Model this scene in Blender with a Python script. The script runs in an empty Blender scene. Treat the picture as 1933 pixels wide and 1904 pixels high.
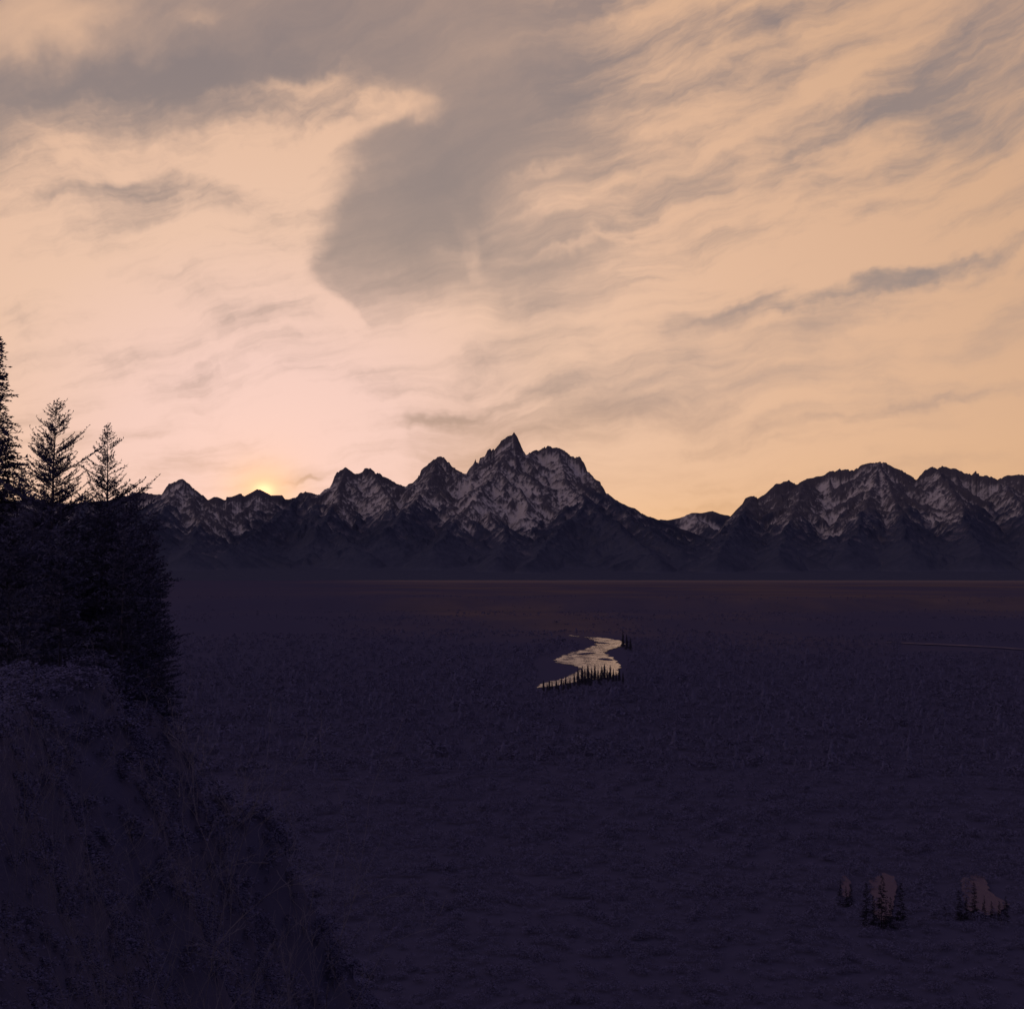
import bpy, math, random
import numpy as np
from mathutils import Vector, Matrix

random.seed(7); rng=np.random.default_rng(11)
scene=bpy.context.scene
col=scene.collection
F=2655.0; CX=966.5; CY=952.0
CAMZ=60.0
PITCH=math.radians(2.89)

# ---------- survey helpers: bearings / elevations measured from the viewpoint
def ray(px,py):
    X=px-CX; Z=CY-py
    y=F*math.cos(PITCH)-Z*math.sin(PITCH); z=F*math.sin(PITCH)+Z*math.cos(PITCH)
    return X,y,z
def ang(px,py):
    X,y,z=ray(px,py); return math.atan2(X,y), math.atan2(z,math.hypot(X,y))
def at_dist(px,py,d):
    X,y,z=ray(px,py); h=math.hypot(X,y); return (X/h*d, y/h*d, CAMZ+z/h*d)
def on_level(px,py,z0=0.0):
    X,y,z=ray(px,py); k=(z0-CAMZ)/z; return (X*k,y*k,z0)
def lin(r,g,b):
    f=lambda c:(c/255/12.92 if c/255<=0.04045 else ((c/255+0.055)/1.055)**2.4)
    return (f(r),f(g),f(b),1.0)
def sm(a,b,x):
    t=np.clip((x-a)/(b-a),0,1); return t*t*(3-2*t)

# ---------- numpy noise
PERM=rng.permutation(4096); GA=rng.random(4096)*2*np.pi
GX=np.cos(GA); GY=np.sin(GA)
def perlin(x,y,seed=0):
    x=x+seed*17.31; y=y-seed*9.77
    xi=np.floor(x).astype(np.int64); yi=np.floor(y).astype(np.int64)
    xf=x-xi; yf=y-yi
    u=xf*xf*xf*(xf*(xf*6-15)+10); v=yf*yf*yf*(yf*(yf*6-15)+10)
    def g(ix,iy,dx,dy):
        h=PERM[(PERM[ix&4095]+iy)&4095]; return GX[h]*dx+GY[h]*dy
    a=g(xi,yi,xf,yf); b=g(xi+1,yi,xf-1,yf); c=g(xi,yi+1,xf,yf-1); d=g(xi+1,yi+1,xf-1,yf-1)
    return ((a+(b-a)*u)*(1-v)+(c+(d-c)*u)*v)*1.5
def fbm(x,y,o=5,seed=0,g=0.5):
    s=0;a=1;t=0
    for i in range(o):
        s=s+a*perlin(x*2**i,y*2**i,seed+i); t+=a; a*=g
    return s/t
def ridged(x,y,o=6,seed=0,g=0.5):
    s=0;a=1;t=0;w=1
    for i in range(o):
        n=1-np.abs(perlin(x*2.03**i,y*2.03**i,seed+i)); n=n*n
        s=s+a*n*w; w=np.clip(n*1.6,0,1); t+=a; a*=g
    return s/t

# ---------- mesh helpers
def mesh_obj(name,verts,faces,mat=None,smooth=False,parent=None,link=True):
    me=bpy.data.meshes.new(name)
    verts=np.asarray(verts,dtype=np.float32); 
    if isinstance(faces,np.ndarray):
        n=faces.shape[0]; k=faces.shape[1]
        me.vertices.add(len(verts)); me.vertices.foreach_set('co',verts.ravel())
        me.loops.add(n*k); me.loops.foreach_set('vertex_index',faces.astype(np.int32).ravel())
        me.polygons.add(n); me.polygons.foreach_set('loop_start',np.arange(0,n*k,k,dtype=np.int32))
        me.polygons.foreach_set('loop_total',np.full(n,k,dtype=np.int32))
        me.update(calc_edges=True)
    else:
        me.from_pydata([tuple(map(float,v)) for v in verts],[],faces); me.update()
    if smooth: me.polygons.foreach_set('use_smooth',[True]*len(me.polygons))
    ob=bpy.data.objects.new(name,me)
    if mat: me.materials.append(mat)
    if parent: ob.parent=parent
    if link: col.objects.link(ob)
    return ob
def grid_faces(nr,nc):
    i=np.arange(nr-1)[:,None]*nc+np.arange(nc-1)[None,:]
    i=i.ravel(); return np.stack([i,i+1,i+nc+1,i+nc],1)
def add_attr(me,name,vals):
    a=me.attributes.new(name,'FLOAT','POINT'); a.data.foreach_set('value',vals.astype(np.float32).ravel())

def new_mat(name):
    m=bpy.data.materials.new(name); m.use_nodes=True
    nt=m.node_tree; b=nt.nodes['Principled BSDF']; b.inputs['Specular IOR Level'].default_value=0.0
    b.inputs['Roughness'].default_value=1.0
    return m,nt,b

# ---------- expression helper for node trees
class S:
    nt=None
    def __init__(s,o): s.o=o
    def __add__(a,b): return mk('ADD',a,b)
    def __radd__(a,b): return mk('ADD',b,a)
    def __sub__(a,b): return mk('SUBTRACT',a,b)
    def __rsub__(a,b): return mk('SUBTRACT',b,a)
    def __mul__(a,b): return mk('MULTIPLY',a,b)
    def __rmul__(a,b): return mk('MULTIPLY',b,a)
    def __truediv__(a,b): return mk('DIVIDE',a,b)
def put(sock,v):
    if isinstance(v,S): S.nt.links.new(v.o,sock)
    else: sock.default_value=v
def mk(op,*args,clamp=False):
    n=S.nt.nodes.new('ShaderNodeMath'); n.operation=op; n.use_clamp=clamp
    for i,a in enumerate(args): put(n.inputs[i],a)
    return S(n.outputs[0])
def sstep(a,b,x):
    n=S.nt.nodes.new('ShaderNodeMapRange'); n.interpolation_type='SMOOTHSTEP'
    put(n.inputs[0],x); n.inputs[1].default_value=a; n.inputs[2].default_value=b
    return S(n.outputs[0])
def comb(x,y,z=0.0):
    n=S.nt.nodes.new('ShaderNodeCombineXYZ')
    for i,a in enumerate((x,y,z)): put(n.inputs[i],a)
    return S(n.outputs[0])
def noise(v,scale=1,detail=4,rough=0.5,dist=0.0):
    n=S.nt.nodes.new('ShaderNodeTexNoise'); put(n.inputs['Vector'],v)
    n.inputs['Scale'].default_value=scale; n.inputs['Detail'].default_value=detail
    n.inputs['Roughness'].default_value=rough; n.inputs['Distortion'].default_value=dist
    return S(n.outputs['Fac'])
def mixc(f,a,b):
    n=S.nt.nodes.new('ShaderNodeMix'); n.data_type='RGBA'
    put(n.inputs[0],f); put(n.inputs[6],a); put(n.inputs[7],b); return S(n.outputs[2])
def addc(a,b,blend='ADD',f=1.0):
    n=S.nt.nodes.new('ShaderNodeMix'); n.data_type='RGBA'; n.blend_type=blend
    put(n.inputs[0],f); put(n.inputs[6],a); put(n.inputs[7],b); return S(n.outputs[2])
def ramp(x,stops):
    n=S.nt.nodes.new('ShaderNodeValToRGB'); put(n.inputs[0],x)
    e=n.color_ramp.elements
    while len(e)<len(stops): e.new(0.5)
    for el,(p,c) in zip(e,stops): el.position=p; el.color=c
    return S(n.outputs[0])
def curve(x,pts):
    n=S.nt.nodes.new('ShaderNodeFloatCurve'); put(n.inputs['Value'],x)
    c=n.mapping.curves[0]; pts=sorted(pts)
    while len(c.points)<len(pts): c.points.new(0.5,0.5)
    for p,(a,b) in zip(c.points,pts): p.location=(a,b)
    n.mapping.update(); return S(n.outputs[0])

# =====================================================================  SKY
SUN=ang(498,927)
world=bpy.data.worlds.new('World'); scene.world=world; world.use_nodes=True
nt=world.node_tree; S.nt=nt; bg=nt.nodes['Background']
tc=nt.nodes.new('ShaderNodeTexCoord'); sp=nt.nodes.new('ShaderNodeSeparateXYZ')
nt.links.new(tc.outputs['Generated'],sp.inputs[0])
dx,dy,dz=[S(o) for o in sp.outputs]
K=F/1000
U=mk('ARCTAN2',dx,dy)*K
V=mk('ARCSINE',dz)*K
def A(px,py):
    a,e=ang(px,py); return a*K,e*K
def noise2(v,scale,detail,rough):
    n=S.nt.nodes.new('ShaderNodeTexNoise'); put(n.inputs['Vector'],v)
    n.inputs['Scale'].default_value=scale; n.inputs['Detail'].default_value=detail; n.inputs['Roughness'].default_value=rough
    s=S.nt.nodes.new('ShaderNodeSeparateColor'); S.nt.links.new(n.outputs['Color'],s.inputs[0])
    return S(s.outputs[0])-0.5,S(s.outputs[1])-0.5
p0=comb(U,V)
wa,wb=noise2(p0,2.4,2,.5)
fa,fb=noise2(comb(U+1.3,V-4.1),8,4,.60)
Um=U+wa*0.10+fa*0.17; Vm=V+wb*0.07+fb*0.12
Us=U+wa*0.31+fa*0.12; Vs=V+wb*0.16+fb*0.042
pm=comb(Um,Vm)
ddx=Us+2.63; ddy=Vs+0.114
phi=mk('ARCTAN2',ddy,ddx)*3.0; rho=mk('SQRT',ddx*ddx+ddy*ddy)
st1=noise(comb(phi*5.4,rho*1.3),1,4,.55)-0.5
st2=noise(comb(phi*17.0,rho*3.2,4.0),1,5,.62)-0.5
iso=noise(comb(Um*3.8,Vm*7.0,2.0),1,5,.60)-0.5
def blob(D,px,py,rx,ry,a,w):
    u,v=A(px,py)
    m=S.nt.nodes.new('ShaderNodeMapping'); m.vector_type='TEXTURE'
    put(m.inputs['Vector'],pm); m.inputs['Location'].default_value=(u,v,0)
    m.inputs['Rotation'].default_value=(0,0,math.radians(a)); m.inputs['Scale'].default_value=(rx/1000,ry/1000,1)
    d=S.nt.nodes.new('ShaderNodeVectorMath'); d.operation='DOT_PRODUCT'
    S.nt.links.new(m.outputs[0],d.inputs[0]); S.nt.links.new(m.outputs[0],d.inputs[1])
    e=mk('POWER',0.3679,S(d.outputs['Value']))
    return mk('MULTIPLY_ADD',e,w,D)
ptsR=[(820,1090),(800,800),(760,660),(700,580),(620,535),(598,510),(622,470),(630,420),(655,350),(675,310),(672,275),(700,248),(745,228),(805,203),(835,188),(810,178),(760,160),(740,100)]
xs=[((A(x,y)[1])/1.4,(A(x,y)[0]+1.2)/2.4) for x,y in ptsR]
edgeR=curve(V/1.4,xs)*2.4-1.2
ptsT=[(0,275),(100,255),(240,215),(330,232),(400,222),(480,190),(560,160),(700,172),(830,180),(1000,190)]
ys=[((A(x,y)[0]+1.2)/2.4,A(x,y)[1]/1.4) for x,y in ptsT]
edgeT=curve((U+1.2)/2.4,ys)*1.4
left=sstep(-0.018,0.06,edgeR-Um+fa*0.10)*sstep(-0.08,0.13,edgeT-Vm+iso*0.25)
ptsV=[(0,520),(400,540),(600,535),(700,545),(800,550),(870,535),(950,552),(1050,555),(1150,510),(1300,520),(1500,560),(1933,560)]
yv=[((A(x,y)[0]+1.2)/2.4,A(x,y)[1]/1.4) for x,y in ptsV]
edgeV=curve((U+1.2)/2.4,yv)*1.4
veil=sstep(-0.12,0.16,edgeV-Vm)
right=sstep(A(830,500)[0],A(1280,500)[0],Um+st1*0.7)
D=left*(0.90+iso*1.7+st2*1.4)
D=mk('MAXIMUM',D,veil*(0.80+st1*2.0+st2*1.6+iso*0.6))
D=mk('MAXIMUM',D,right*(0.54+st1*2.6+st2*2.3+iso*0.4))
D=D+0.19+iso*0.28+st2*0.42+st1*0.30
blobs=[(40,50,170,75,5,.65),(150,20,90,40,10,.2),(390,25,45,18,20,.3),
(765,198,60,24,12,.60),(430,290,200,50,0,.24),(560,165,90,14,-3,.40),(570,320,80,60,10,.32),
(1300,420,230,34,15,.26),(1120,458,130,12,12,.42),(1640,405,300,34,16,.28),(1500,500,340,28,12,.28),
(1300,215,260,22,22,.34),(1620,110,280,42,24,.42),(1690,310,110,42,-10,.28),(1400,345,70,24,50,.28),
(1035,325,45,14,10,.28),(880,490,20,60,25,.28),(1750,640,260,30,8,.20),(950,80,330,60,8,.18),(1850,400,120,80,10,.15),
(1490,310,150,38,25,-.42),(1790,250,120,32,18,-.28),(1600,552,280,20,12.5,-.64),(1800,500,150,18,14,-.50),(1330,600,130,12,6,-.32),
(1700,775,270,11,7,-.38),(820,340,120,160,0,-.18),(250,160,320,46,8,-.42),(610,232,70,20,20,-.38),
(380,715,90,26,8,-.44),(660,715,110,30,-10,-.40),(1050,738,120,14,4,-.40),(880,782,170,10,10,-.34),(1500,830,300,10,3,-.24),(330,365,120,26,5,-.34),
(1150,130,180,45,22,-.14),(60,600,60,30,10,-.12),(1400,905,300,7,3,-.20),(1300,950,200,5,2,-.22),(585,912,30,5,3,-.6)]
for b in blobs: D=blob(D,*b)
D=sstep(-0.18,1.27,D)
us,vs=SUN[0]*K,SUN[1]*K
gx=(U-us); gy=(V-vs)*1.25
dist=mk('SQRT',gx*gx+gy*gy)
cloud=ramp(dist/2.0,[(0.0,lin(255,218,196)),(0.05,lin(250,211,200)),(0.15,lin(243,205,193)),(0.30,lin(235,196,171)),(0.5,lin(227,185,155)),(0.75,lin(215,173,141)),(1.0,lin(198,160,136))])
clear=ramp(V/1.2,[(0.0,lin(214,166,128)),(0.12,lin(192,156,136)),(0.30,lin(166,145,137)),(0.5,lin(152,136,130)),(0.85,lin(137,124,124)),(1.0,lin(142,124,122))])
colr=mixc(D,clear,cloud)
hz=mk('EXPONENT',mk('MAXIMUM',V,0.0)*-9.0)*sstep(0.08,0.50,dist)
colr=mixc(hz,colr,lin(246,186,108))
colr=mixc(mk('EXPONENT',dist*-12.0)*0.7,colr,lin(255,198,152))
colr=mixc(mk('EXPONENT',dist*dist*-450.0)*0.8,colr,(1.2,0.68,0.38,1))
colr=mixc(mk('EXPONENT',dist*dist*-3500.0),colr,(2.0,1.1,0.55,1))
# dusk sky overhead and behind (unseen; left side brightened to side-light the mountain faces)
up=sstep(1.25,2.4,V)
side=sstep(1.3,3.2,mk('ABSOLUTE',U))
dusk=mixc(sstep(-4.5,3.0,U),(0.46,0.36,0.40,1),(0.10,0.097,0.18,1))
dusk=mixc(up,dusk,(0.18,0.158,0.25,1))
colr=mixc(mk('MAXIMUM',up,side),colr,dusk)
sky=nt.nodes.new('ShaderNodeTexSky'); sky.sky_type='NISHITA'; sky.sun_disc=False
sky.sun_elevation=math.radians(3.0); sky.sun_rotation=SUN[0]
sc=nt.nodes.new('ShaderNodeVectorMath'); sc.operation='SCALE'; nt.links.new(sky.outputs[0],sc.inputs[0]); sc.inputs['Scale'].default_value=0.001
colr=addc(colr,S(sc.outputs[0]))
nt.links.new(colr.o,bg.inputs[0]); bg.inputs[1].default_value=1.0

sd=bpy.data.lights.new('sun','SUN'); sd.energy=2.0; sd.angle=math.radians(0.5); sd.color=(1,.72,.5)
so=bpy.data.objects.new('sun',sd); col.objects.link(so)
sa,se=SUN[0],math.radians(2.9)
dirv=Vector((math.sin(sa)*math.cos(se),math.cos(sa)*math.cos(se),math.sin(se)))
so.rotation_euler=dirv.to_track_quat('Z','Y').to_euler(); so.location=(0,0,300)

# =====================================================================  MOUNTAINS
main=[(-400,985),(-200,950),(-60,940),(0,948),(60,940),(120,952),(180,945),(230,940),(250,930),(270,931),(290,934),(305,935),(318,915),(330,909),(345,905),(358,912),(370,925),(380,934),(392,942),(410,939),(425,942),(437,937),(450,933),(462,935),(475,927),(487,920),(498,926),(512,935),(530,938),(545,942),(558,940),(565,930),(577,925),(590,930),(603,932),(612,922),(622,920),(632,900),(642,888),(652,883),(662,890),(672,896),(683,890),(692,884),(700,883),(712,893),(725,900),(740,908),(752,914),(765,919),(778,913),(790,898),(800,885),(812,873),(825,866),(838,868),(848,880),(858,888),(868,892),(880,893),(892,878),(898,871),(903,876),(906,867),(915,862),(920,852),(925,848),(940,840),(952,830),(962,820),(970,817),(976,824),(982,836),(988,852),(993,857),(1005,851),(1015,850),(1028,845),(1040,842),(1052,845),(1065,850),(1078,861),(1090,863),(1100,870),(1112,885),(1125,905),(1137,915),(1145,930),(1160,943),(1180,952),(1200,962),(1220,972),(1240,980),(1270,992),(1300,1002),(1325,1012),(1345,1012),(1358,1000),(1370,982),(1380,972),(1395,955),(1405,943),(1418,935),(1430,941),(1445,932),(1460,918),(1475,915),(1490,910),(1505,912),(1520,905),(1540,897),(1555,896),(1575,888),(1595,885),(1615,884),(1635,877),(1648,874),(1660,873),(1680,878),(1700,888),(1715,899),(1730,906),(1745,890),(1760,883),(1780,882),(1800,885),(1820,893),(1840,893),(1860,898),(1880,903),(1900,908),(1925,915),(1990,920),(2100,900),(2300,940)]
far=[(-500,1000),(1000,1000),(1180,995),(1235,979),(1260,982),(1285,977),(1305,968),(1325,968),(1345,964),(1360,970),(1375,973),(1400,985),(1500,990),(1850,960),(1875,912),(1895,900),(1915,896),(1940,895),(2000,905),(2300,960)]
treeline=[(-400,980),(250,955),(300,958),(330,975),(370,1000),(410,1025),(440,1010),(500,975),(560,945),(600,965),(640,972),(700,975),(760,965),(800,960),(850,990),(900,992),(950,1000),(1000,1008),(1040,985),(1080,962),(1110,942),(1150,945),(1200,975),(1240,990),(1300,1012),(1360,995),(1400,975),(1450,985),(1500,995),(1560,1005),(1620,985),(1680,985),(1740,975),(1780,998),(1840,970),(1933,960),(2300,960)]
snowspots=[(905,945,55,36,.46),(985,965,30,30,.40),(1060,885,60,35,.24),(345,945,40,28,.25),(700,925,60,22,.12),(1560,960,22,45,.50),(1660,900,50,25,.22),(1760,955,20,50,.48),(1320,980,60,15,.6),(1900,920,40,18,.25),(455,965,40,20,.15),
(820,905,32,30,-.25),(960,850,26,20,-.12),(1120,930,28,22,-.3),(1420,970,45,30,-.3),(1480,945,40,25,-.15),(590,955,30,20,-.25),(640,905,22,20,-.1),(1820,930,40,25,-.15),(1650,940,300,70,-.20),(420,945,160,50,-.08)]

def prof(pts):
    a=[];e=[]
    for px,py in pts:
        X,Y,Z=ray(px,py); a.append(math.atan2(X,Y)); e.append(Z/math.hypot(X,Y))
    return np.array(a),np.array(e)

def build_mountain(name,pts,segs,R0,Rb,Rend,nc,nr,a0,a1,seed,jag,dens=1.0):
    az=np.linspace(math.radians(a0),math.radians(a1),nc)
    r=np.concatenate([np.linspace(Rb,R0+400,int(nr*0.95),endpoint=False),np.linspace(R0+400,Rend,nr-int(nr*0.95))])
    Az,R=np.meshgrid(az,r)
    X=R*np.sin(Az); Y=R*np.cos(Az)
    pa,pe=prof(pts)
    e=np.interp(az,pa,pe)
    ka=np.sort(np.random.default_rng(seed).uniform(az[0],az[-1],300)); kv=np.random.default_rng(seed+1).normal(0,1,len(ka))
    j=np.interp(az,ka,kv)*0.00085*jag
    kb=np.sort(np.random.default_rng(seed+2).uniform(az[0],az[-1],800)); j=j+np.interp(az,kb,np.random.default_rng(seed+3).normal(0,1,800))*0.00035*jag
    e=e+j*np.clip((e-.025)*22,0,1)
    Rf=lambda a:R0+200*np.sin(a*21+seed)+120*np.sin(a*67+2*seed)
    H=np.full(X.shape,-500.0)
    Xw=X+fbm(X/420,Y/420,4,seed+20)*70; Yw=Y+fbm(X/420,Y/420,4,seed+30)*70
    da=az[1]-az[0]
    def stamp(p,q,win,s0,D0):
        rr=[math.hypot(p[0],p[1]),math.hypot(q[0],q[1])]; aa=[math.atan2(p[0],p[1]),math.atan2(q[0],q[1])]
        i0=np.searchsorted(r,min(rr)-win); i1=np.searchsorted(r,max(rr)+win)
        j0=np.searchsorted(az,min(aa)-win/R0); j1=np.searchsorted(az,max(aa)+win/R0)
        if i1-i0<2 or j1-j0<2: return
        sx_,sy_=Xw[i0:i1,j0:j1],Yw[i0:i1,j0:j1]
        vx,vy=q[0]-p[0],q[1]-p[1]; L2=vx*vx+vy*vy+1e-6
        t=np.clip(((sx_-p[0])*vx+(sy_-p[1])*vy)/L2,0,1)
        dd=np.hypot(sx_-(p[0]+vx*t),sy_-(p[1]+vy*t))
        h=p[2]+(q[2]-p[2])*t-D0*(1-np.exp(-s0*dd/D0))-0.06*dd
        H[i0:i1,j0:j1]=np.maximum(H[i0:i1,j0:j1],h)
    CP=[]
    for a,ee in zip(pa,pe):
        rr=float(Rf(a)); CP.append((rr*math.sin(a),rr*math.cos(a),CAMZ+ee*rr))
    for p,q in zip(CP[:-1],CP[1:]): stamp(p,q,4800,1.45,max(200,(max(p[2],q[2]))*0.86))
    rd=random.Random(seed)
    ridges=[]
    def add_ridge(pts_,lev):
        for p,q in zip(pts_[:-1],pts_[1:]): stamp(p,q,[2400,1000,450][lev],[0.78,0.88,1.05][lev],[3500,3500,3500][lev])
        ridges.append((pts_,lev))
    for sg in segs:
        P=[at_dist(*s) for s in sg]; P=[(x,y,z-12) for x,y,z in P]; add_ridge(P,0)
    a=math.radians(a0)+.01
    while a<math.radians(a1):
        ee=float(np.interp(a,pa,pe)); rr=float(Rf(a)); z=CAMZ+ee*rr-40
        if z>350:
            L=rd.uniform(1200,3200); n=7; pts_=[]; ang_=rd.uniform(-.6,.6)
            cx,cy=rr*math.sin(a),rr*math.cos(a)
            drop=(z-60)*rd.uniform(.75,.95)
            for i in range(n+1):
                s=i/n; pts_.append((cx,cy,z-drop*(1-(1-s)**1.5)))
                ang_+=rd.uniform(-.3,.3); dirx,diry=-math.sin(a)+math.cos(a)*math.sin(ang_),-math.cos(a)
                cx+=dirx*L/n; cy+=diry*L/n
            add_ridge(pts_,0)
        a+=rd.uniform(.014,.030)/dens
    for lev in (1,2):
        for pts_,l in list(ridges):
            if l!=lev-1: continue
            for p,q in zip(pts_[:-1],pts_[1:]):
                L=math.hypot(q[0]-p[0],q[1]-p[1])
                if L<1: continue
                ux,uy=(q[0]-p[0])/L,(q[1]-p[1])/L
                k=max(1,int(L/[0,260,120][lev]))
                for m in range(k):
                    s=(m+rd.random())/k; sd_=1 if (m+rd.randint(0,1))%2 else -1
                    th=rd.uniform(.7,1.2)*sd_; dx_=ux*math.cos(th)-uy*math.sin(th); dy_=ux*math.sin(th)+uy*math.cos(th)
                    x0,y0,z0=[p[i]+(q[i]-p[i])*s for i in range(3)]
                    if z0<150: continue
                    LL=rd.uniform(.6,1.4)*[0,560,190][lev]; sl=rd.uniform(.42,.62)
                    mid=(x0+dx_*LL*.5+rd.uniform(-.1,.1)*LL,y0+dy_*LL*.5+rd.uniform(-.1,.1)*LL,z0-5-sl*LL*.5)
                    end=(x0+dx_*LL,y0+dy_*LL,z0-5-sl*LL*.95)
                    add_ridge([(x0,y0,z0-5),mid,end],lev)
    H=np.maximum(H,25)
    Rr=Rf(az)[None,:]; d=Rr-R
    tt=np.clip((H-25)/1400,0,1)
    n1=ridged(X/300,Y/300,5,seed+1,.55)-0.5
    n2=ridged(X/90,Y/90,3,seed+9,.6)-0.5
    H=H+sm(Rb,Rb+2800,R)*110*(1-sm(25,400,H))
    H=H+np.clip(tt*3,0.06,1)*(n1*80+n2*30)*np.clip((np.abs(d)-30)/350,0,1)
    E=(H-CAMZ)/R
    near=np.exp(-(d/220.0)**2)
    mx=np.where(np.abs(d)<200,E,-1).max(0); delta=(e-mx)
    E=E+delta[None,:]*near
    cap=e[None,:]-0.0016*sm(0,500,np.abs(d))
    E=np.where(E>cap,cap-0.15*(E-cap).clip(0,.01),E)
    H=CAMZ+E*R
    tb=sm(Rb,Rb+700,R); H=H*tb+(-30)*(1-tb)
    H=np.where(R>Rend-50,-30,H)
    gr=np.gradient(H,axis=0)/np.gradient(R,axis=0); ga=np.gradient(H,axis=1)/(R*da)
    slope=np.hypot(gr,ga)
    def blur(M,n):
        P=np.pad(M,((n//2+1,n//2),(0,0)),mode='edge'); c=np.cumsum(P,0); M=(c[n:]-c[:-n])/n
        P=np.pad(M,((0,0),(n//2+1,n//2)),mode='edge'); c=np.cumsum(P,1); return (c[:,n:]-c[:,:-n])/n
    conc=np.clip((blur(H,21)-H)/28,-1.,1.); conc2=np.clip((blur(H,7)-H)/9,-1,1)
    ta,te=prof(treeline); etl=np.interp(az,ta,te)
    Ecur=(H-CAMZ)/R
    jt=fbm(X/420,Y/420,5,seed+40,.6)*0.014
    rel=(Ecur-etl[None,:])+jt+conc*0.005
    forest=1-sm(-0.004,0.006,rel)
    u=Az*R
    sn=fbm(u/320+H/300,H/200,4,seed+60,.6)
    dg=fbm(u/60-H/45,H/110+u/160,4,seed+65,.62); dg2=fbm(u/60+H/45,H/110-u/160,4,seed+66,.62)
    fine=fbm(X/36,Y/50+H/24,4,seed+70,.7)
    base=sm(-.4,.5,ga)
    snow=0.36+sm(-0.002,0.022,rel)*0.08-sm(1.1,2.2,slope)*0.15+conc*0.42+conc2*0.18+np.clip(ga,-1,1)*0.30+sn*0.60+(dg*base+dg2*(1-base))*0.60+fine*0.70
    pxx=CX+np.tan(Az)*F; pyy=1086-Ecur*F
    for sx_,sy_,rx,ry,w_ in snowspots: snow=snow+w_*np.exp(-(((pxx-sx_)/rx)**2+((pyy-sy_)/ry)**2))
    snow=sm(0.12,1.08,snow)*sm(-0.006,0.004,rel)
    patch=sm(0.10,0.5,fbm(u/120+H/100,H/50,5,seed+80,.65)+sm(-0.03,0.0,rel)*.35-0.24+conc*.35)*sm(-0.035,-0.004,rel)*forest
    ob=mesh_obj(name,np.stack([X,Y,H],2).reshape(-1,3),grid_faces(len(r),nc),smooth=True)
    add_attr(ob.data,'snow',snow); add_attr(ob.data,'forest',forest); add_attr(ob.data,'patch',patch); add_attr(ob.data,'conc',conc*.5+.5)
    return ob
segs=[[(1112,890,15700),(1145,938,15000),(1200,980,14000),(1290,1045,12300)],
[(1055,850,15900),(1065,900,15200),(1110,948,14400),(1040,1015,13000),(1000,1070,11800)],
[(1110,948,14400),(1180,1000,13200),(1240,1060,11900)],
[(577,930,15700),(520,978,14500),(430,1045,12600)],
[(577,930,15700),(620,985,14300),(680,1040,12600)],
[(825,870,15800),(800,930,14600),(730,1000,13000)],
[(345,910,15800),(310,955,14600),(270,1020,13000)],
[(345,910,15800),(375,985,14200),(360,1050,12400)],
[(968,825,16000),(930,900,15000),(870,965,14000),(820,1035,12500)],
[(968,825,16000),(975,900,15200),(1000,960,14300)],
[(652,888,15800),(640,940,15000),(600,1000,13500)],
[(700,888,15800),(735,940,14800),(760,1000,13300)],
[(1418,938,15500),(1385,1000,13500),(1350,1060,11900)],
[(1520,908,15700),(1490,985,13900),(1470,1055,12000)],
[(1660,876,15800),(1640,940,14600),(1600,1035,12400)],
[(1660,876,15800),(1700,960,14200),(1720,1040,12200)],
[(1770,885,15800),(1810,950,14500),(1850,1040,12200)],
[(1900,912,15500),(1950,980,14000),(1960,1050,12200)],
[(900,872,15900),(890,930,15000),(960,1010,13200),(940,1060,12000)]]
mt,mnt,mb=new_mat('mountain_rock_snow'); S.nt=mnt
def attr(n):
    a=mnt.nodes.new('ShaderNodeAttribute'); a.attribute_name=n; return S(a.outputs['Fac'])
geo=mnt.nodes.new('ShaderNodeNewGeometry'); pos=S(geo.outputs['Position'])
rk=mixc(noise(pos,0.012,5,.65),(0.060,0.055,0.076,1),(0.120,0.104,0.120,1))
fo=mixc(noise(pos,0.02,5,.6)*0.5+attr('conc')*0.5,(0.028,0.032,0.058,1),(0.086,0.084,0.124,1))  # bluish tint of the slope forest is aerial haze put into its colour
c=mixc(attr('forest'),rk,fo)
c=mixc(attr('patch')*0.40,c,(0.22,0.18,0.20,1))
c=mixc(attr('snow'),c,(0.46,0.40,0.385,1))
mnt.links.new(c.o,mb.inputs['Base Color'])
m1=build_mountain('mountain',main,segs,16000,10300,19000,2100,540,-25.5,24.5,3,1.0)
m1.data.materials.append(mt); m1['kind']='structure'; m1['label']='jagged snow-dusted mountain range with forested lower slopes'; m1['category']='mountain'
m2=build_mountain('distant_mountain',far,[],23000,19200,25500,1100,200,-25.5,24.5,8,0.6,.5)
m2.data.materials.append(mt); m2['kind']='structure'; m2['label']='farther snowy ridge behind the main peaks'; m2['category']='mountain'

# =====================================================================  GROUND
river_L=[(1075,1198),(1092,1201),(1108,1203),(1122,1209),(1127,1215),(1118,1220),(1100,1226),(1080,1231),(1060,1239),(1046,1247),(1062,1252),(1088,1257),(1097,1262),(1085,1271),(1060,1280),(1035,1287),(1018,1292)]
river_R=[(1075,1199),(1095,1201.5),(1130,1203),(1155,1206),(1179,1213),(1170,1219),(1152,1226),(1141,1231),(1146,1237),(1158,1243),(1166,1251),(1168,1262),(1163,1273),(1130,1281),(1085,1287),(1050,1293),(1018,1297)]
def catmull(P,n):
    P=np.array(P,float); out=[]
    for i in range(len(P)-1):
        p0=P[max(i-1,0)];p1=P[i];p2=P[i+1];p3=P[min(i+2,len(P)-1)]
        for t in np.linspace(0,1,n,endpoint=False):
            out.append(0.5*((2*p1)+(-p0+p2)*t+(2*p0-5*p1+4*p2-p3)*t*t+(-p0+3*p1-3*p2+p3)*t**3))
    out.append(P[-1]); return np.array(out)
WZ=0.25
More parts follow.
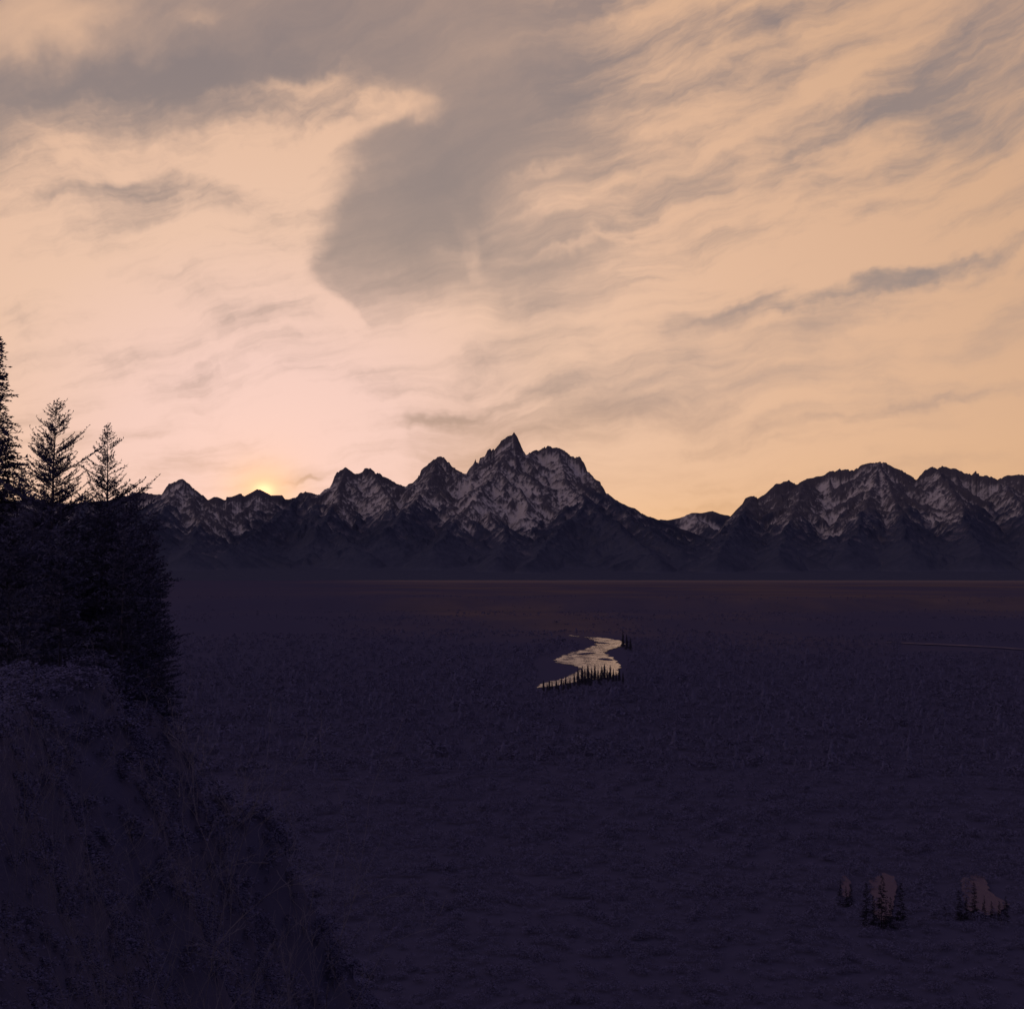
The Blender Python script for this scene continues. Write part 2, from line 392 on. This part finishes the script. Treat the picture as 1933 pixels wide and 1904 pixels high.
Lb=catmull([on_level(x,y,WZ)[:2] for x,y in river_L],10); Rbk=catmull([on_level(x,y,WZ)[:2] for x,y in river_R],10)
Lb+=np.stack([perlin(Lb[:,1]/9,Lb[:,0]/9,1),perlin(Lb[:,0]/14,Lb[:,1]/14,2)],1)*3.4
Rbk+=np.stack([perlin(Rbk[:,1]/9,Rbk[:,0]/9,3),perlin(Rbk[:,0]/14,Rbk[:,1]/14,4)],1)*3.4
nR=len(Lb); NC=9
tt=np.linspace(0,1,NC)
RV=np.stack([np.concatenate([Lb[i]*(1-t)+Rbk[i]*t,[WZ]]) for i in range(nR) for t in tt])

def ground_z(x,y):
    r=np.hypot(x,y)
    jx=x+fbm(x/14,y/14,3,97)*4*sm(6,25,r)
    e=3+58*sm(0,1,(-4-jx)/15)+fbm(x/20,y/20,3,96)*6*sm(12,28,r)
    s=0.62-0.22*sm(0,-8,x)
    n=fbm(x/9,y/9,5,90)*1.1
    q=np.maximum(0,y-e)
    bl=58.3-0.035*np.maximum(0,y)-s*(np.sqrt(q*q+2.2)-1.48)+n*sm(8,22,r)
    bl=np.where(y<0,58.3+0*y,bl)
    val=fbm(x/220,y/220,5,91)*2.0-0.9
    fl=sm(480,620,y)*(1-sm(1450,1700,y))
    near=np.exp(-((y-250)/50)**2)
    val=val*(1-0.95*np.maximum(fl*np.exp(-((x-70)/260)**2),near))
    ty=2150+fbm(x/500,x*0+2,4,92)*260
    val=val+25*sm(0,110,y-ty)
    val=val+8*sm(0,60,y-(1560+fbm(x/300,x*0+5,3,93)*160+np.abs(x)*0.05))*(1-sm(0,110,y-ty))
    return np.maximum(bl,val)
azs=np.concatenate([np.linspace(-180,-30,60,endpoint=False),np.linspace(-30,30,520,endpoint=False),np.linspace(30,180,61)])*math.pi/180
rs=np.concatenate([[0.0],np.geomspace(1.5,60000,420)])
Ag,Rg=np.meshgrid(azs,rs); GXx=Rg*np.sin(Ag); GYy=Rg*np.cos(Ag); GZ=ground_z(GXx,GYy)
gm,gnt,gb=new_mat('dusk_sagebrush_ground'); S.nt=gnt
geo=gnt.nodes.new('ShaderNodeNewGeometry'); pos=S(geo.outputs['Position'])
sx=gnt.nodes.new('ShaderNodeSeparateXYZ'); gnt.links.new(pos.o,sx.inputs[0]); gxn,gyn,gzn=[S(o) for o in sx.outputs]
bign=noise(comb(gxn*0.0022,gyn*0.0009),1,6,.6)
bands=noise(comb(gxn*0.0007,gyn*0.0045,3.0),1,5,.6)
midn=noise(pos,0.03,6,.65); finn=noise(pos,0.6,6,.7)
dry=mixc(midn*0.4+bands*0.9-0.15,(0.054,0.045,0.064,1),(0.165,0.108,0.108,1))
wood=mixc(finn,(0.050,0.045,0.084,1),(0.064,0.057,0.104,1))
bluff_lift=mixc(finn,(0.050,0.046,0.086,1),(0.074,0.066,0.120,1))  # bluff ground colour lightened to offset the shade on its slope
wood=mixc(sstep(3.0,16.0,gzn)*(1.0-sstep(230,330,gyn)),wood,bluff_lift)
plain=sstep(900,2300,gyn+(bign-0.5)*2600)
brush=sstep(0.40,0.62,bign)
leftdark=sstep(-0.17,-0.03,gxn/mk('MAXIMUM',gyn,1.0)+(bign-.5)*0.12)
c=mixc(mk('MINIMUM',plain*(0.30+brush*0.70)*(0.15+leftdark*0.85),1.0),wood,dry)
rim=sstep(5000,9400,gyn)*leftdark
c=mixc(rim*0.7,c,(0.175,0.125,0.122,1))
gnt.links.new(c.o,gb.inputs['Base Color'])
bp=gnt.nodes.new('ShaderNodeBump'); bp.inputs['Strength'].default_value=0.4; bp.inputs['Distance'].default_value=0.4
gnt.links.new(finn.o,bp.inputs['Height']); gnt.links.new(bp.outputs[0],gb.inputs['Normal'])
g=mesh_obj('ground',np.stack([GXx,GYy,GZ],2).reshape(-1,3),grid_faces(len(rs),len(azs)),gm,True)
g['kind']='structure'; g['label']='dark sagebrush valley floor and bluff at dusk'; g['category']='ground'
tp=catmull([on_level(px,py,0)[:2] for px,py in [(1675,1212),(1740,1216),(1820,1219),(1900,1224),(2000,1231)]],14)
tv=[]
for i,p in enumerate(tp):
    for s in (-13,13):
        yy=p[1]+s*(0.6+0.5*perlin(np.array([i/5.]),np.array([s*1.]),3)[0]); tv.append((p[0],yy,float(ground_z(np.array([p[0]]),np.array([yy]))[0])+1.1))
trm,tn,tb_=new_mat('pale_dirt'); S.nt=tn
ge=tn.nodes.new('ShaderNodeNewGeometry'); tn.links.new(mixc(noise(S(ge.outputs['Position']),.05,4,.6),(0.08,.065,.09,1),(0.30,.21,.205,1)).o,tb_.inputs['Base Color'])
tr=mesh_obj('dirt_track',tv,np.array([(2*i,2*i+1,2*i+3,2*i+2) for i in range(len(tp)-1)]),trm); tr['kind']='structure'; tr['label']='faint pale dirt track across the flats'; tr['category']='track'

# =====================================================================  WATER
def water(name,level,ior,rough,rv_,base,bumps,bs,tint):
    wm,wnt,w=new_mat(name); S.nt=wnt
    w.inputs['Base Color'].default_value=base; w.inputs['Specular IOR Level'].default_value=level; w.inputs['IOR'].default_value=ior
    w.inputs['Specular Tint'].default_value=tint
    geo=wnt.nodes.new('ShaderNodeNewGeometry'); pos=S(geo.outputs['Position'])
    s_=wnt.nodes.new('ShaderNodeSeparateXYZ'); wnt.links.new(pos.o,s_.inputs[0])
    big=noise(comb(S(s_.outputs[0])*0.10,S(s_.outputs[1])*0.035),1,5,.65)
    put(w.inputs['Roughness'],rough+sstep(0.42,0.62,big)*rv_)
    bp=wnt.nodes.new('ShaderNodeBump'); bp.inputs['Strength'].default_value=bs; bp.inputs['Distance'].default_value=1.0
    wnt.links.new((noise(pos,bumps,5,.7)+big*1.2).o,bp.inputs['Height']); wnt.links.new(bp.outputs[0],w.inputs['Normal'])
    return wm
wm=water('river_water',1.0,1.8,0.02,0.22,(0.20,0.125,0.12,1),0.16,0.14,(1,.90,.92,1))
wm2=water('painted_reflection_water',0.012,1.33,0.5,0.1,(0.092,0.062,0.096,1),1.2,0.35,(.5,.35,.5,1))  # mauve base colour stands in for a dim sky reflection
rv=mesh_obj('river',RV,grid_faces(nR,NC),wm,True); rv['kind']='structure'; rv['label']='winding river reflecting the sunset sky'; rv['category']='river'
def sheet(P,name,mat,label,cat,z,jx,jy):
    P=catmull([on_level(x,y,WZ)[:2] for x,y in P+[P[0]]],14)[:-1]
    P=P+np.stack([perlin(P[:,1]/2.2,P[:,0]/2.5,5)*jx,perlin(P[:,0]/1.2,P[:,1]/2.5,6)*jy],1)
    v=[(p[0],p[1],z) for p in P]
    o=mesh_obj(name,v,[list(range(len(v)))],mat); o['kind']='structure'; o['label']=label; o['category']=cat; return o
for P in ([(1644,1660),(1662,1650),(1688,1654),(1692,1690),(1680,1725),(1662,1738),(1648,1715)],[(1588,1660),(1598,1652),(1606,1668),(1600,1692),(1591,1688)],[(1814,1662),(1836,1652),(1860,1656),(1872,1684),(1902,1706),(1880,1722),(1830,1718),(1818,1690)]):
    sheet(P,'side_channel',wm2,'dim side channel of water between conifers','water',WZ,.45,2.0)
for P in ([(1088,1233.5),(1110,1231.5),(1126,1231.8),(1112,1234),(1094,1235.2)],[(1128,1243),(1142,1242),(1158,1245.5),(1150,1246.5),(1136,1245)],[(1118,1211.5),(1138,1212),(1150,1214),(1132,1214.2)]):
    sheet(P,'gravel_bar',gm,'low dark gravel bar in the river','gravel bar',WZ+0.12,.6,.6)

# =====================================================================  TREES
def leafmat(name,a,b,sc=3.0):
    m,n,bs=new_mat(name); S.nt=n
    ge=n.nodes.new('ShaderNodeNewGeometry')
    c=mixc(noise(S(ge.outputs['Position']),sc,3,.6),a,b); n.links.new(c.o,bs.inputs['Base Color']); return m
needle=leafmat('conifer_needles',(0.062,0.058,0.104,1),(0.090,0.081,0.138,1),1.0)
darkneedle=leafmat('conifer_needles_dark',(0.020,0.018,0.030,1),(0.045,0.040,0.062,1),1.0)
bark=leafmat('conifer_bark',(0.05,0.045,0.07,1),(0.09,0.075,0.10,1),6)
twigm=leafmat('bare_twig_bark',(0.09,0.078,0.12,1),(0.24,0.205,0.25,1),1.2)
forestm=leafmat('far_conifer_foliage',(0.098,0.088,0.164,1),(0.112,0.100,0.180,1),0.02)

def tube(V,Fc,P,Rr,sides=4):
    base=len(V); n=len(P)
    for i,p in enumerate(P):
        p=Vector(p); d=(Vector(P[min(i+1,n-1)])-Vector(P[max(i-1,0)])).normalized()
        a=d.orthogonal().normalized(); b=d.cross(a)
        for k in range(sides):
            t=2*math.pi*k/sides; V.append(tuple(p+(a*math.cos(t)+b*math.sin(t))*Rr[i]))
    for i in range(n-1):
        for k in range(sides):
            Fc.append((base+i*sides+k,base+i*sides+(k+1)%sides,base+(i+1)*sides+(k+1)%sides,base+(i+1)*sides+k))

def conifer(seed,h,rad,bare=0.15,dens=1.0,upsweep=0.35,tuft=0.2,shape=0.8,step=1.0,rag=0.5,trunk=0.012):
    rd=random.Random(seed)
    TV,TF=[],[]
    lean=(rd.uniform(-.02,.02),rd.uniform(-.02,.02))
    P=[];R=[]
    for i in range(13):
        t=i/12; P.append((lean[0]*h*t+rd.uniform(-.02,.02),lean[1]*h*t+rd.uniform(-.02,.02),h*t-0.4*(i==0))); R.append(max(0.008,h*trunk*(1-t)**1.0))
    tube(TV,TF,P,R,7)
    V,Fc=[],[]
    z=h*bare
    ph=[rd.uniform(0,6.28) for _ in range(4)]
    while z<h*0.985:
        t=z/h
        env=rad*((1-t)**shape)
        nb=rd.choice([2,3,3,4])
        for _ in range(nb):
            a=rd.uniform(0,2*math.pi)
            w_=math.sin(z*5.1+ph[0]+2*a)*.5+math.sin(z*11.3+ph[1]-a)*.35+math.sin(z*2.3+ph[2]+3*a)*.3
            if rd.random()>dens*(1+0.35*rag*w_): continue
            L=max(0.06,env*rd.uniform(0.45,1.08)*(1+rag*.45*w_)+0.04)
            if rd.random()<0.06: L*=1.25
            up=upsweep*(0.3+0.9*t)+rd.uniform(-.15,.18)
            droop=rd.uniform(0.05,0.25)*(1-t)
            n=6; BP=[]
            o=Vector((lean[0]*z,lean[1]*z,z))
            for i in range(n):
                s=i/(n-1)
                wob=rd.uniform(-.03,.03)*L
                BP.append(o+Vector((math.cos(a)*L*s-math.sin(a)*wob,math.sin(a)*L*s+math.cos(a)*wob,L*(up*s-droop*s*s+0.25*up*s*s*s))))
            tube(V,Fc,BP,[max(0.006,0.015*L*(1-i/n)) for i in range(n)],3)
            m=max(3,int(L/0.075))
            for j in range(m):
                s=(j+rd.random())/m; s=0.08+0.92*s
                k=min(int(s*(n-1)),n-2); f=s*(n-1)-k
                q=BP[k].lerp(BP[k+1],f)
                d0=(BP[k+1]-BP[k]).normalized()
                side=d0.cross(Vector((0,0,1))).normalized()*rd.choice([-1,1])
                tl=(0.08+0.34*L*(1-s)*rd.uniform(.5,1.1))
                d=(d0*rd.uniform(.5,1.1)+side*rd.uniform(.4,1)+Vector((0,0,rd.uniform(-.25,.45)))).normalized()
                cnt=max(1,int(tl/(tuft*.5)))
                for c_ in range(cnt):
                    qq=q+d*(tl*c_/cnt)
                    for __ in range(2):
                        dd=(d+Vector((rd.uniform(-.7,.7),rd.uniform(-.7,.7),rd.uniform(-.5,.7)))).normalized()
                        w=dd.orthogonal().normalized(); w.rotate(Matrix.Rotation(rd.uniform(0,3.14),3,dd))
                        l=tuft*rd.uniform(.6,1.2); ww=tuft*0.15
                        b=len(V); V.extend([tuple(qq),tuple(qq+dd*l*.5+w*ww),tuple(qq+dd*l),tuple(qq+dd*l*.5-w*ww)]); Fc.append((b,b+1,b+2,b+3))
        z+=step*rd.uniform(0.10,0.17)*(1.25-0.4*t)
    return TV,TF,V,Fc

def place_tree(px,tip,d,name,label,group,params):
    x,y,ztip=at_dist(px,tip,d); z0=float(ground_z(np.array([x]),np.array([y]))[0])-0.1
    h=ztip-z0
    TV,TF,V,Fc=conifer(h=h,**params)
    e=bpy.data.objects.new(name,None); e.empty_display_size=0.5; e.location=(x,y,z0); col.objects.link(e)
    mesh_obj('trunk',TV,TF,bark,True,parent=e); mesh_obj('crown',V,np.array(Fc),needle,parent=e)
    e['label']=label; e['category']='tree'; e['group']=group
    print('tree',px,round(h,1),round(z0,1),len(Fc)); return e
G='conifers on the bluff'
place_tree(2,628,60,'spruce_tree','tall narrow dense spruce standing on the bluff',G,dict(seed=1,rad=2.3,upsweep=-0.05,dens=1,tuft=.18,shape=.8,step=.55))
place_tree(95,752,58,'fir_tree','open twiggy fir with upswept branches on the bluff',G,dict(seed=2,rad=3.1,upsweep=.6,dens=.68,tuft=.12,shape=.72,step=.48,rag=1.0))
place_tree(208,797,60,'fir_tree','slender fir with sparse pointed top on the bluff',G,dict(seed=3,rad=2.9,upsweep=.55,dens=.64,tuft=.12,shape=.86,step=.48,rag=1.0))
G2='smaller conifers along the bluff edge'
small=[(252,915,66,1.9),(150,958,70,1.9),(30,880,66,2.0),(276,962,72,1.7),(60,935,54,2.0),(185,962,58,2.0),(-40,820,62,2.2),(232,985,56,1.7),(120,990,50,1.8),(288,1008,74,1.7),(20,990,48,2.0),(262,1010,70,1.6),(240,950,64,1.9),(302,1056,78,1.5)]
for i,(px,tp_,d,r) in enumerate(small):
    place_tree(px,tp_,d,'conifer_tree','dark bushy young conifer on the bluff edge',G2,dict(seed=20+i,rad=r,upsweep=.3,dens=.9,tuft=.19,shape=.45,bare=.04,step=.9,rag=.9))

def far_tree(seed,tiers=7,sides=7):
    rd=random.Random(seed); V=[];T=[]
    for k in range(3):
        a=2*math.pi*k/3; V.append((0.02*math.cos(a),0.02*math.sin(a),-0.05))
    V.append((0,0,1.0)); T+= [(0,1,3),(1,2,3),(2,0,3)]
    for i in range(tiers):
        t=0.06+0.9*i/tiers; top=min(1.0,t+1.9/tiers); r=0.19*(1-t)**0.85*rd.uniform(.8,1.15)
        b=len(V); cx,cy=rd.uniform(-.01,.01),rd.uniform(-.01,.01)
        V.append((cx,cy,top)); rot=rd.uniform(0,6.28)
        for k in range(sides*2):
            a=rot+math.pi*k/sides; rr=r*(rd.uniform(.85,1.25) if k%2 else rd.uniform(.35,.6))
            V.append((cx+math.cos(a)*rr,cy+math.sin(a)*rr,t+(-0.03 if k%2 else 0.04)+rd.uniform(-.01,.01)))
        for k in range(sides*2): T.append((b,b+1+k,b+1+(k+1)%(sides*2)))
    return np.array(V),np.array(T)
def round_tree(seed,n=46,q=1.0):
    rd=random.Random(seed); V=[];T=[]
    for _ in range(n):
        a=rd.uniform(0,6.28); ph=rd.uniform(.05,1.5); r=rd.uniform(.4,1)
        c=Vector((math.cos(a)*math.cos(ph)*.42*r,math.sin(a)*math.cos(ph)*.42*r,.35+.6*math.sin(ph)*r))
        d=Vector((rd.uniform(-1,1),rd.uniform(-1,1),rd.uniform(.2,1.4))).normalized()
        w=d.orthogonal().normalized(); w.rotate(Matrix.Rotation(rd.uniform(0,3.14),3,d))
        b=len(V); V+= [tuple(c-d*.14*q-w*.06*q),tuple(c-d*.10*q+w*.07*q),tuple(c+d*.16*q)]; T.append((b,b+1,b+2))
    b=len(V); V+=[(-.02,0,-.05),(.02,0,-.05),(0,.01,.7)]; T.append((b,b+1,b+2))
    return np.array(V),np.array(T)
hi=[far_tree(50+s,11,8) for s in range(4)]
himesh=[];feather=[]
for i,(v,t) in enumerate(hi):
    o=mesh_obj('conifer_tree',v,t,darkneedle,link=False); himesh.append(o.data); bpy.data.objects.remove(o)
for s in range(3):
    TV,TF,V,Fc=conifer(seed=90+s,h=8.0,rad=1.5,bare=.06,dens=.9,upsweep=.0,tuft=.3,shape=.85,step=1.5,rag=.7,trunk=.008)
    off=len(V); V=V+TV; Fc=Fc+[tuple(i+off for i in f) for f in TF]
    V=np.array(V)/8.0
    o=mesh_obj('conifer_tree',V,np.array(Fc),darkneedle,link=False); feather.append(o.data); bpy.data.objects.remove(o)
def place_far(px,tip,base,group,label,pool=None):
    x,y,_=on_level(px,base,0.0); z0=float(ground_z(np.array([x]),np.array([y]))[0])-0.2
    d=math.hypot(x,y); h=at_dist(px,tip,d)[2]-z0
    o=bpy.data.objects.new('conifer_tree',random.choice(pool or himesh)); o.location=(x,y,z0)
    o.scale=(h*random.uniform(.85,1.1),h*random.uniform(.85,1.1),h); o.rotation_euler=(0,0,random.uniform(0,6.28)); col.objects.link(o)
    o['label']=label; o['category']='tree'; o['group']=group
for px,tp_ in [(1042,1284),(1050,1281),(1060,1277),(1068,1274),(1076,1278),(1084,1270),(1091,1262),(1099,1255),(1104,1261),(1110,1252),(1117,1259),(1123,1253),(1129,1262),(1136,1256),(1141,1252),(1146,1261),(1152,1254),(1158,1262),(1163,1266),(1169,1260),(1176,1266),(1072,1284),(1093,1274),(1115,1270),(1133,1268),(1149,1267),(1156,1270),(1033,1288),(1026,1283),(1054,1287),(1037,1282),(1064,1283)]:
    place_far(px,tp_+random.uniform(-1,1),max(tp_+22,1283+ (1150-px)*0.13)+random.uniform(0,5),'conifers on the river bank','small dark conifer on the river bank')
for px,tp_,b in [(1176,1190,1222),(1183,1196,1226),(1190,1202,1228)]:
    place_far(px,tp_,b,'conifers on the river bank','small dark conifer on the river bank')
for px,tp_,b in [(1664,1652,1748),(1649,1690,1750),(1682,1692,1750),(1840,1664,1732),(1858,1690,1732),(1873,1700,1735),(1824,1692,1733),(1598,1672,1710),(1886,1700,1738),(1586,1662,1705),(1700,1665,1745),(1636,1665,1745),(1812,1680,1735),(1899,1690,1738),(1673,1700,1752),(1606,1668,1708)]:
    place_far(px,tp_,b,'conifers beside the side channel','conifer beside dim water on the valley floor',feather)

def rvr():
    return [(1016,1045,1240,1297),(1046,1100,1228,1288),(1095,1180,1201,1279),(1080,1110,1198,1203),(1593,1601,1658,1676),(1652,1684,1658,1712),(1826,1880,1660,1700),(1700,1960,1212,1226)]
def scatter(name,label,cat,groups,mat,reserve):
    VV=[];TT=[];off=0;cnt=0
    for x,y,h,w,temps in groups:
        z=ground_z(x,y)-0.15
        d=np.hypot(x,y); an=np.arctan2(x,y)
        px=CX+np.tan(an)*F; yy=d*np.cos(an)
        pyb=1086+(CAMZ-z)/yy*F; pyt=1086+(CAMZ-z-h)/yy*F; hw=w*.2/yy*F
        keep=np.ones(len(x),bool)
        if reserve:
            for a,b,l,hh in rvr(): keep&=~((px+hw>a)&(px-hw<b)&(pyt<hh)&(pyb>l))
        x,y,z,h,w=[q[keep] for q in (x,y,z,h,w)]
        pick=rng.integers(0,len(temps),len(x)); cnt+=len(x)
        for ti,(tv,tf) in enumerate(temps):
            ii=np.where(pick==ti)[0]; n=len(ii)
            rot=rng.uniform(0,6.28,n); c,s=np.cos(rot),np.sin(rot); ws=w[ii]
            vx=(tv[None,:,0]*c[:,None]-tv[None,:,1]*s[:,None])*ws[:,None]+x[ii][:,None]
            vy=(tv[None,:,0]*s[:,None]+tv[None,:,1]*c[:,None])*ws[:,None]+y[ii][:,None]
            vz=tv[None,:,2]*h[ii][:,None]+z[ii][:,None]
            VV.append(np.stack([vx,vy,vz],2).reshape(-1,3)); m=len(tv)
            TT.append((tf[None]+(np.arange(n)*m)[:,None,None]).reshape(-1,3)+off); off+=n*m
    o=mesh_obj(name,np.concatenate(VV),np.concatenate(TT),mat)
    o['kind']='stuff'; o['label']=label; o['category']=cat; print(name,cnt,off)
def pts_log(N,d0,d1):
    d=np.exp(rng.uniform(math.log(d0),math.log(d1),N)); a=rng.uniform(-24,24,N)*math.pi/180
    return d,d*np.sin(a),d*np.cos(a)
d,x,y=pts_log(34000,440,2500)
dn=fbm(x/160,y/160,4,95)
keep=(dn>-0.45+0.45*sm(700,1900,d))&(rng.random(len(d))<(1-0.6*sm(900,2500,d))*(0.25+0.65*sm(440,800,d)))&(ground_z(x,y)<45)
h=rng.uniform(1.5,3.8,len(d))*(1-0.25*sm(800,2300,d)); h=h*np.where(rng.random(len(d))<.05,1.6,1)
x,y,h=x[keep],y[keep],h[keep]; gA=(x,y,h,h*rng.uniform(1.3,2.2,len(h)),[far_tree(s,6,5) for s in range(2)]+[round_tree(s,80,.6) for s in range(6)])
temps2=[round_tree(20+s,120,.38) for s in range(6)]
d,x,y=pts_log(16000,150,700)
h=rng.uniform(.8,2.4,len(d))*np.clip(d/300,.6,1.2)
gB=(x,y,h,h*rng.uniform(1.5,2.6,len(h)),temps2)
d,x,y=pts_log(20000,11,170)
h=rng.uniform(.35,1.2,len(d))*np.clip(d/80,.14,1.3)
gC=(x,y,h,h*rng.uniform(1.8,3.0,len(h)),temps2)
scatter('forest','dark brush and woodland covering the slopes and valley floor','forest',[gA,gB,gC],forestm,True)

# =====================================================================  BARE SHRUBS
def shrub(seed,h,spread):
    rd=random.Random(seed); V=[];Fc=[]
    def grow(p,d,L,r,lev):
        n=6; P=[p]; q=p
        bend=Vector((rd.uniform(-.14,.14),rd.uniform(-.14,.14),rd.uniform(-.06,.10)))
        for i in range(n):
            d=(d+bend+Vector((rd.uniform(-.2,.2),rd.uniform(-.2,.2),rd.uniform(-.12,.16)))).normalized()
            q=q+d*(L/n); P.append(q)
        tube(V,Fc,P,[max(0.0034,r*(1-0.6*i/n)) for i in range(n+1)],3)
        if lev<5:
            k=rd.choice([3,4,5]) if lev<3 else rd.choice([1,2,3])
            for _ in range(k):
                s=rd.randint(2,n); dd=(P[s]-P[s-1]).normalized()
                nd=(dd+Vector((rd.uniform(-1.0,1.0),rd.uniform(-1.0,1.0),rd.uniform(-.3,.6)))).normalized()
                grow(P[s],nd,L*rd.uniform(.35,.60),r*0.5,lev+1)
    for i in range(rd.randint(3,4)):
        a=rd.uniform(0,6.28); grow(Vector((math.cos(a)*.1,math.sin(a)*.1,-.1)),Vector((math.cos(a)*spread,math.sin(a)*spread,1)).normalized(),h*rd.uniform(.55,.75),0.016,1)
    return V,Fc
sm_=[]
for s in range(5):
    V,Fc=shrub(100+s,8.0,0.28); o=mesh_obj('bare_shrub',V,np.array(Fc),twigm,link=False); sm_.append(o.data); bpy.data.objects.remove(o)
# target height of the twig tops as surveyed, scaled from the ground they stand on
for i,(px,top,d) in enumerate([(60,1330,24),(110,1290,27),(190,1450,21),(285,1380,22),(325,1440,19),(440,1560,19),(250,1600,17),(20,1500,20)]):
    X,Y,zt=at_dist(px,top,d); z0=float(ground_z(np.array([X]),np.array([Y]))[0])
    s=max(.5,min(1.7,(zt-z0)/8.0*1.05))
    print('shrub',px,round(z0,1),round(zt,1),round(s,2))
    o=bpy.data.objects.new('bare_shrub',sm_[i%5]); o.location=(X,Y,z0-.05); o.scale=(s*.75,s*.75,s); o.rotation_euler=(0,0,i*1.7); col.objects.link(o)
    o['label']='tall leafless grey shrub with thin tangled twigs on the slope'; o['category']='shrub'; o['group']='bare shrubs on the bluff slope'

# =====================================================================  CAMERA
cam=bpy.data.cameras.new('camera'); co=bpy.data.objects.new('camera',cam); col.objects.link(co)
co.location=(0,0,CAMZ); co.rotation_euler=(math.pi/2+PITCH,0,0)
cam.sensor_fit='HORIZONTAL'; cam.sensor_width=54.0; cam.lens=54.0*F/1933.0
cam.clip_start=0.5; cam.clip_end=120000
scene.camera=co
scene.view_settings.view_transform='Standard'; scene.view_settings.look='None'; scene.view_settings.exposure=0
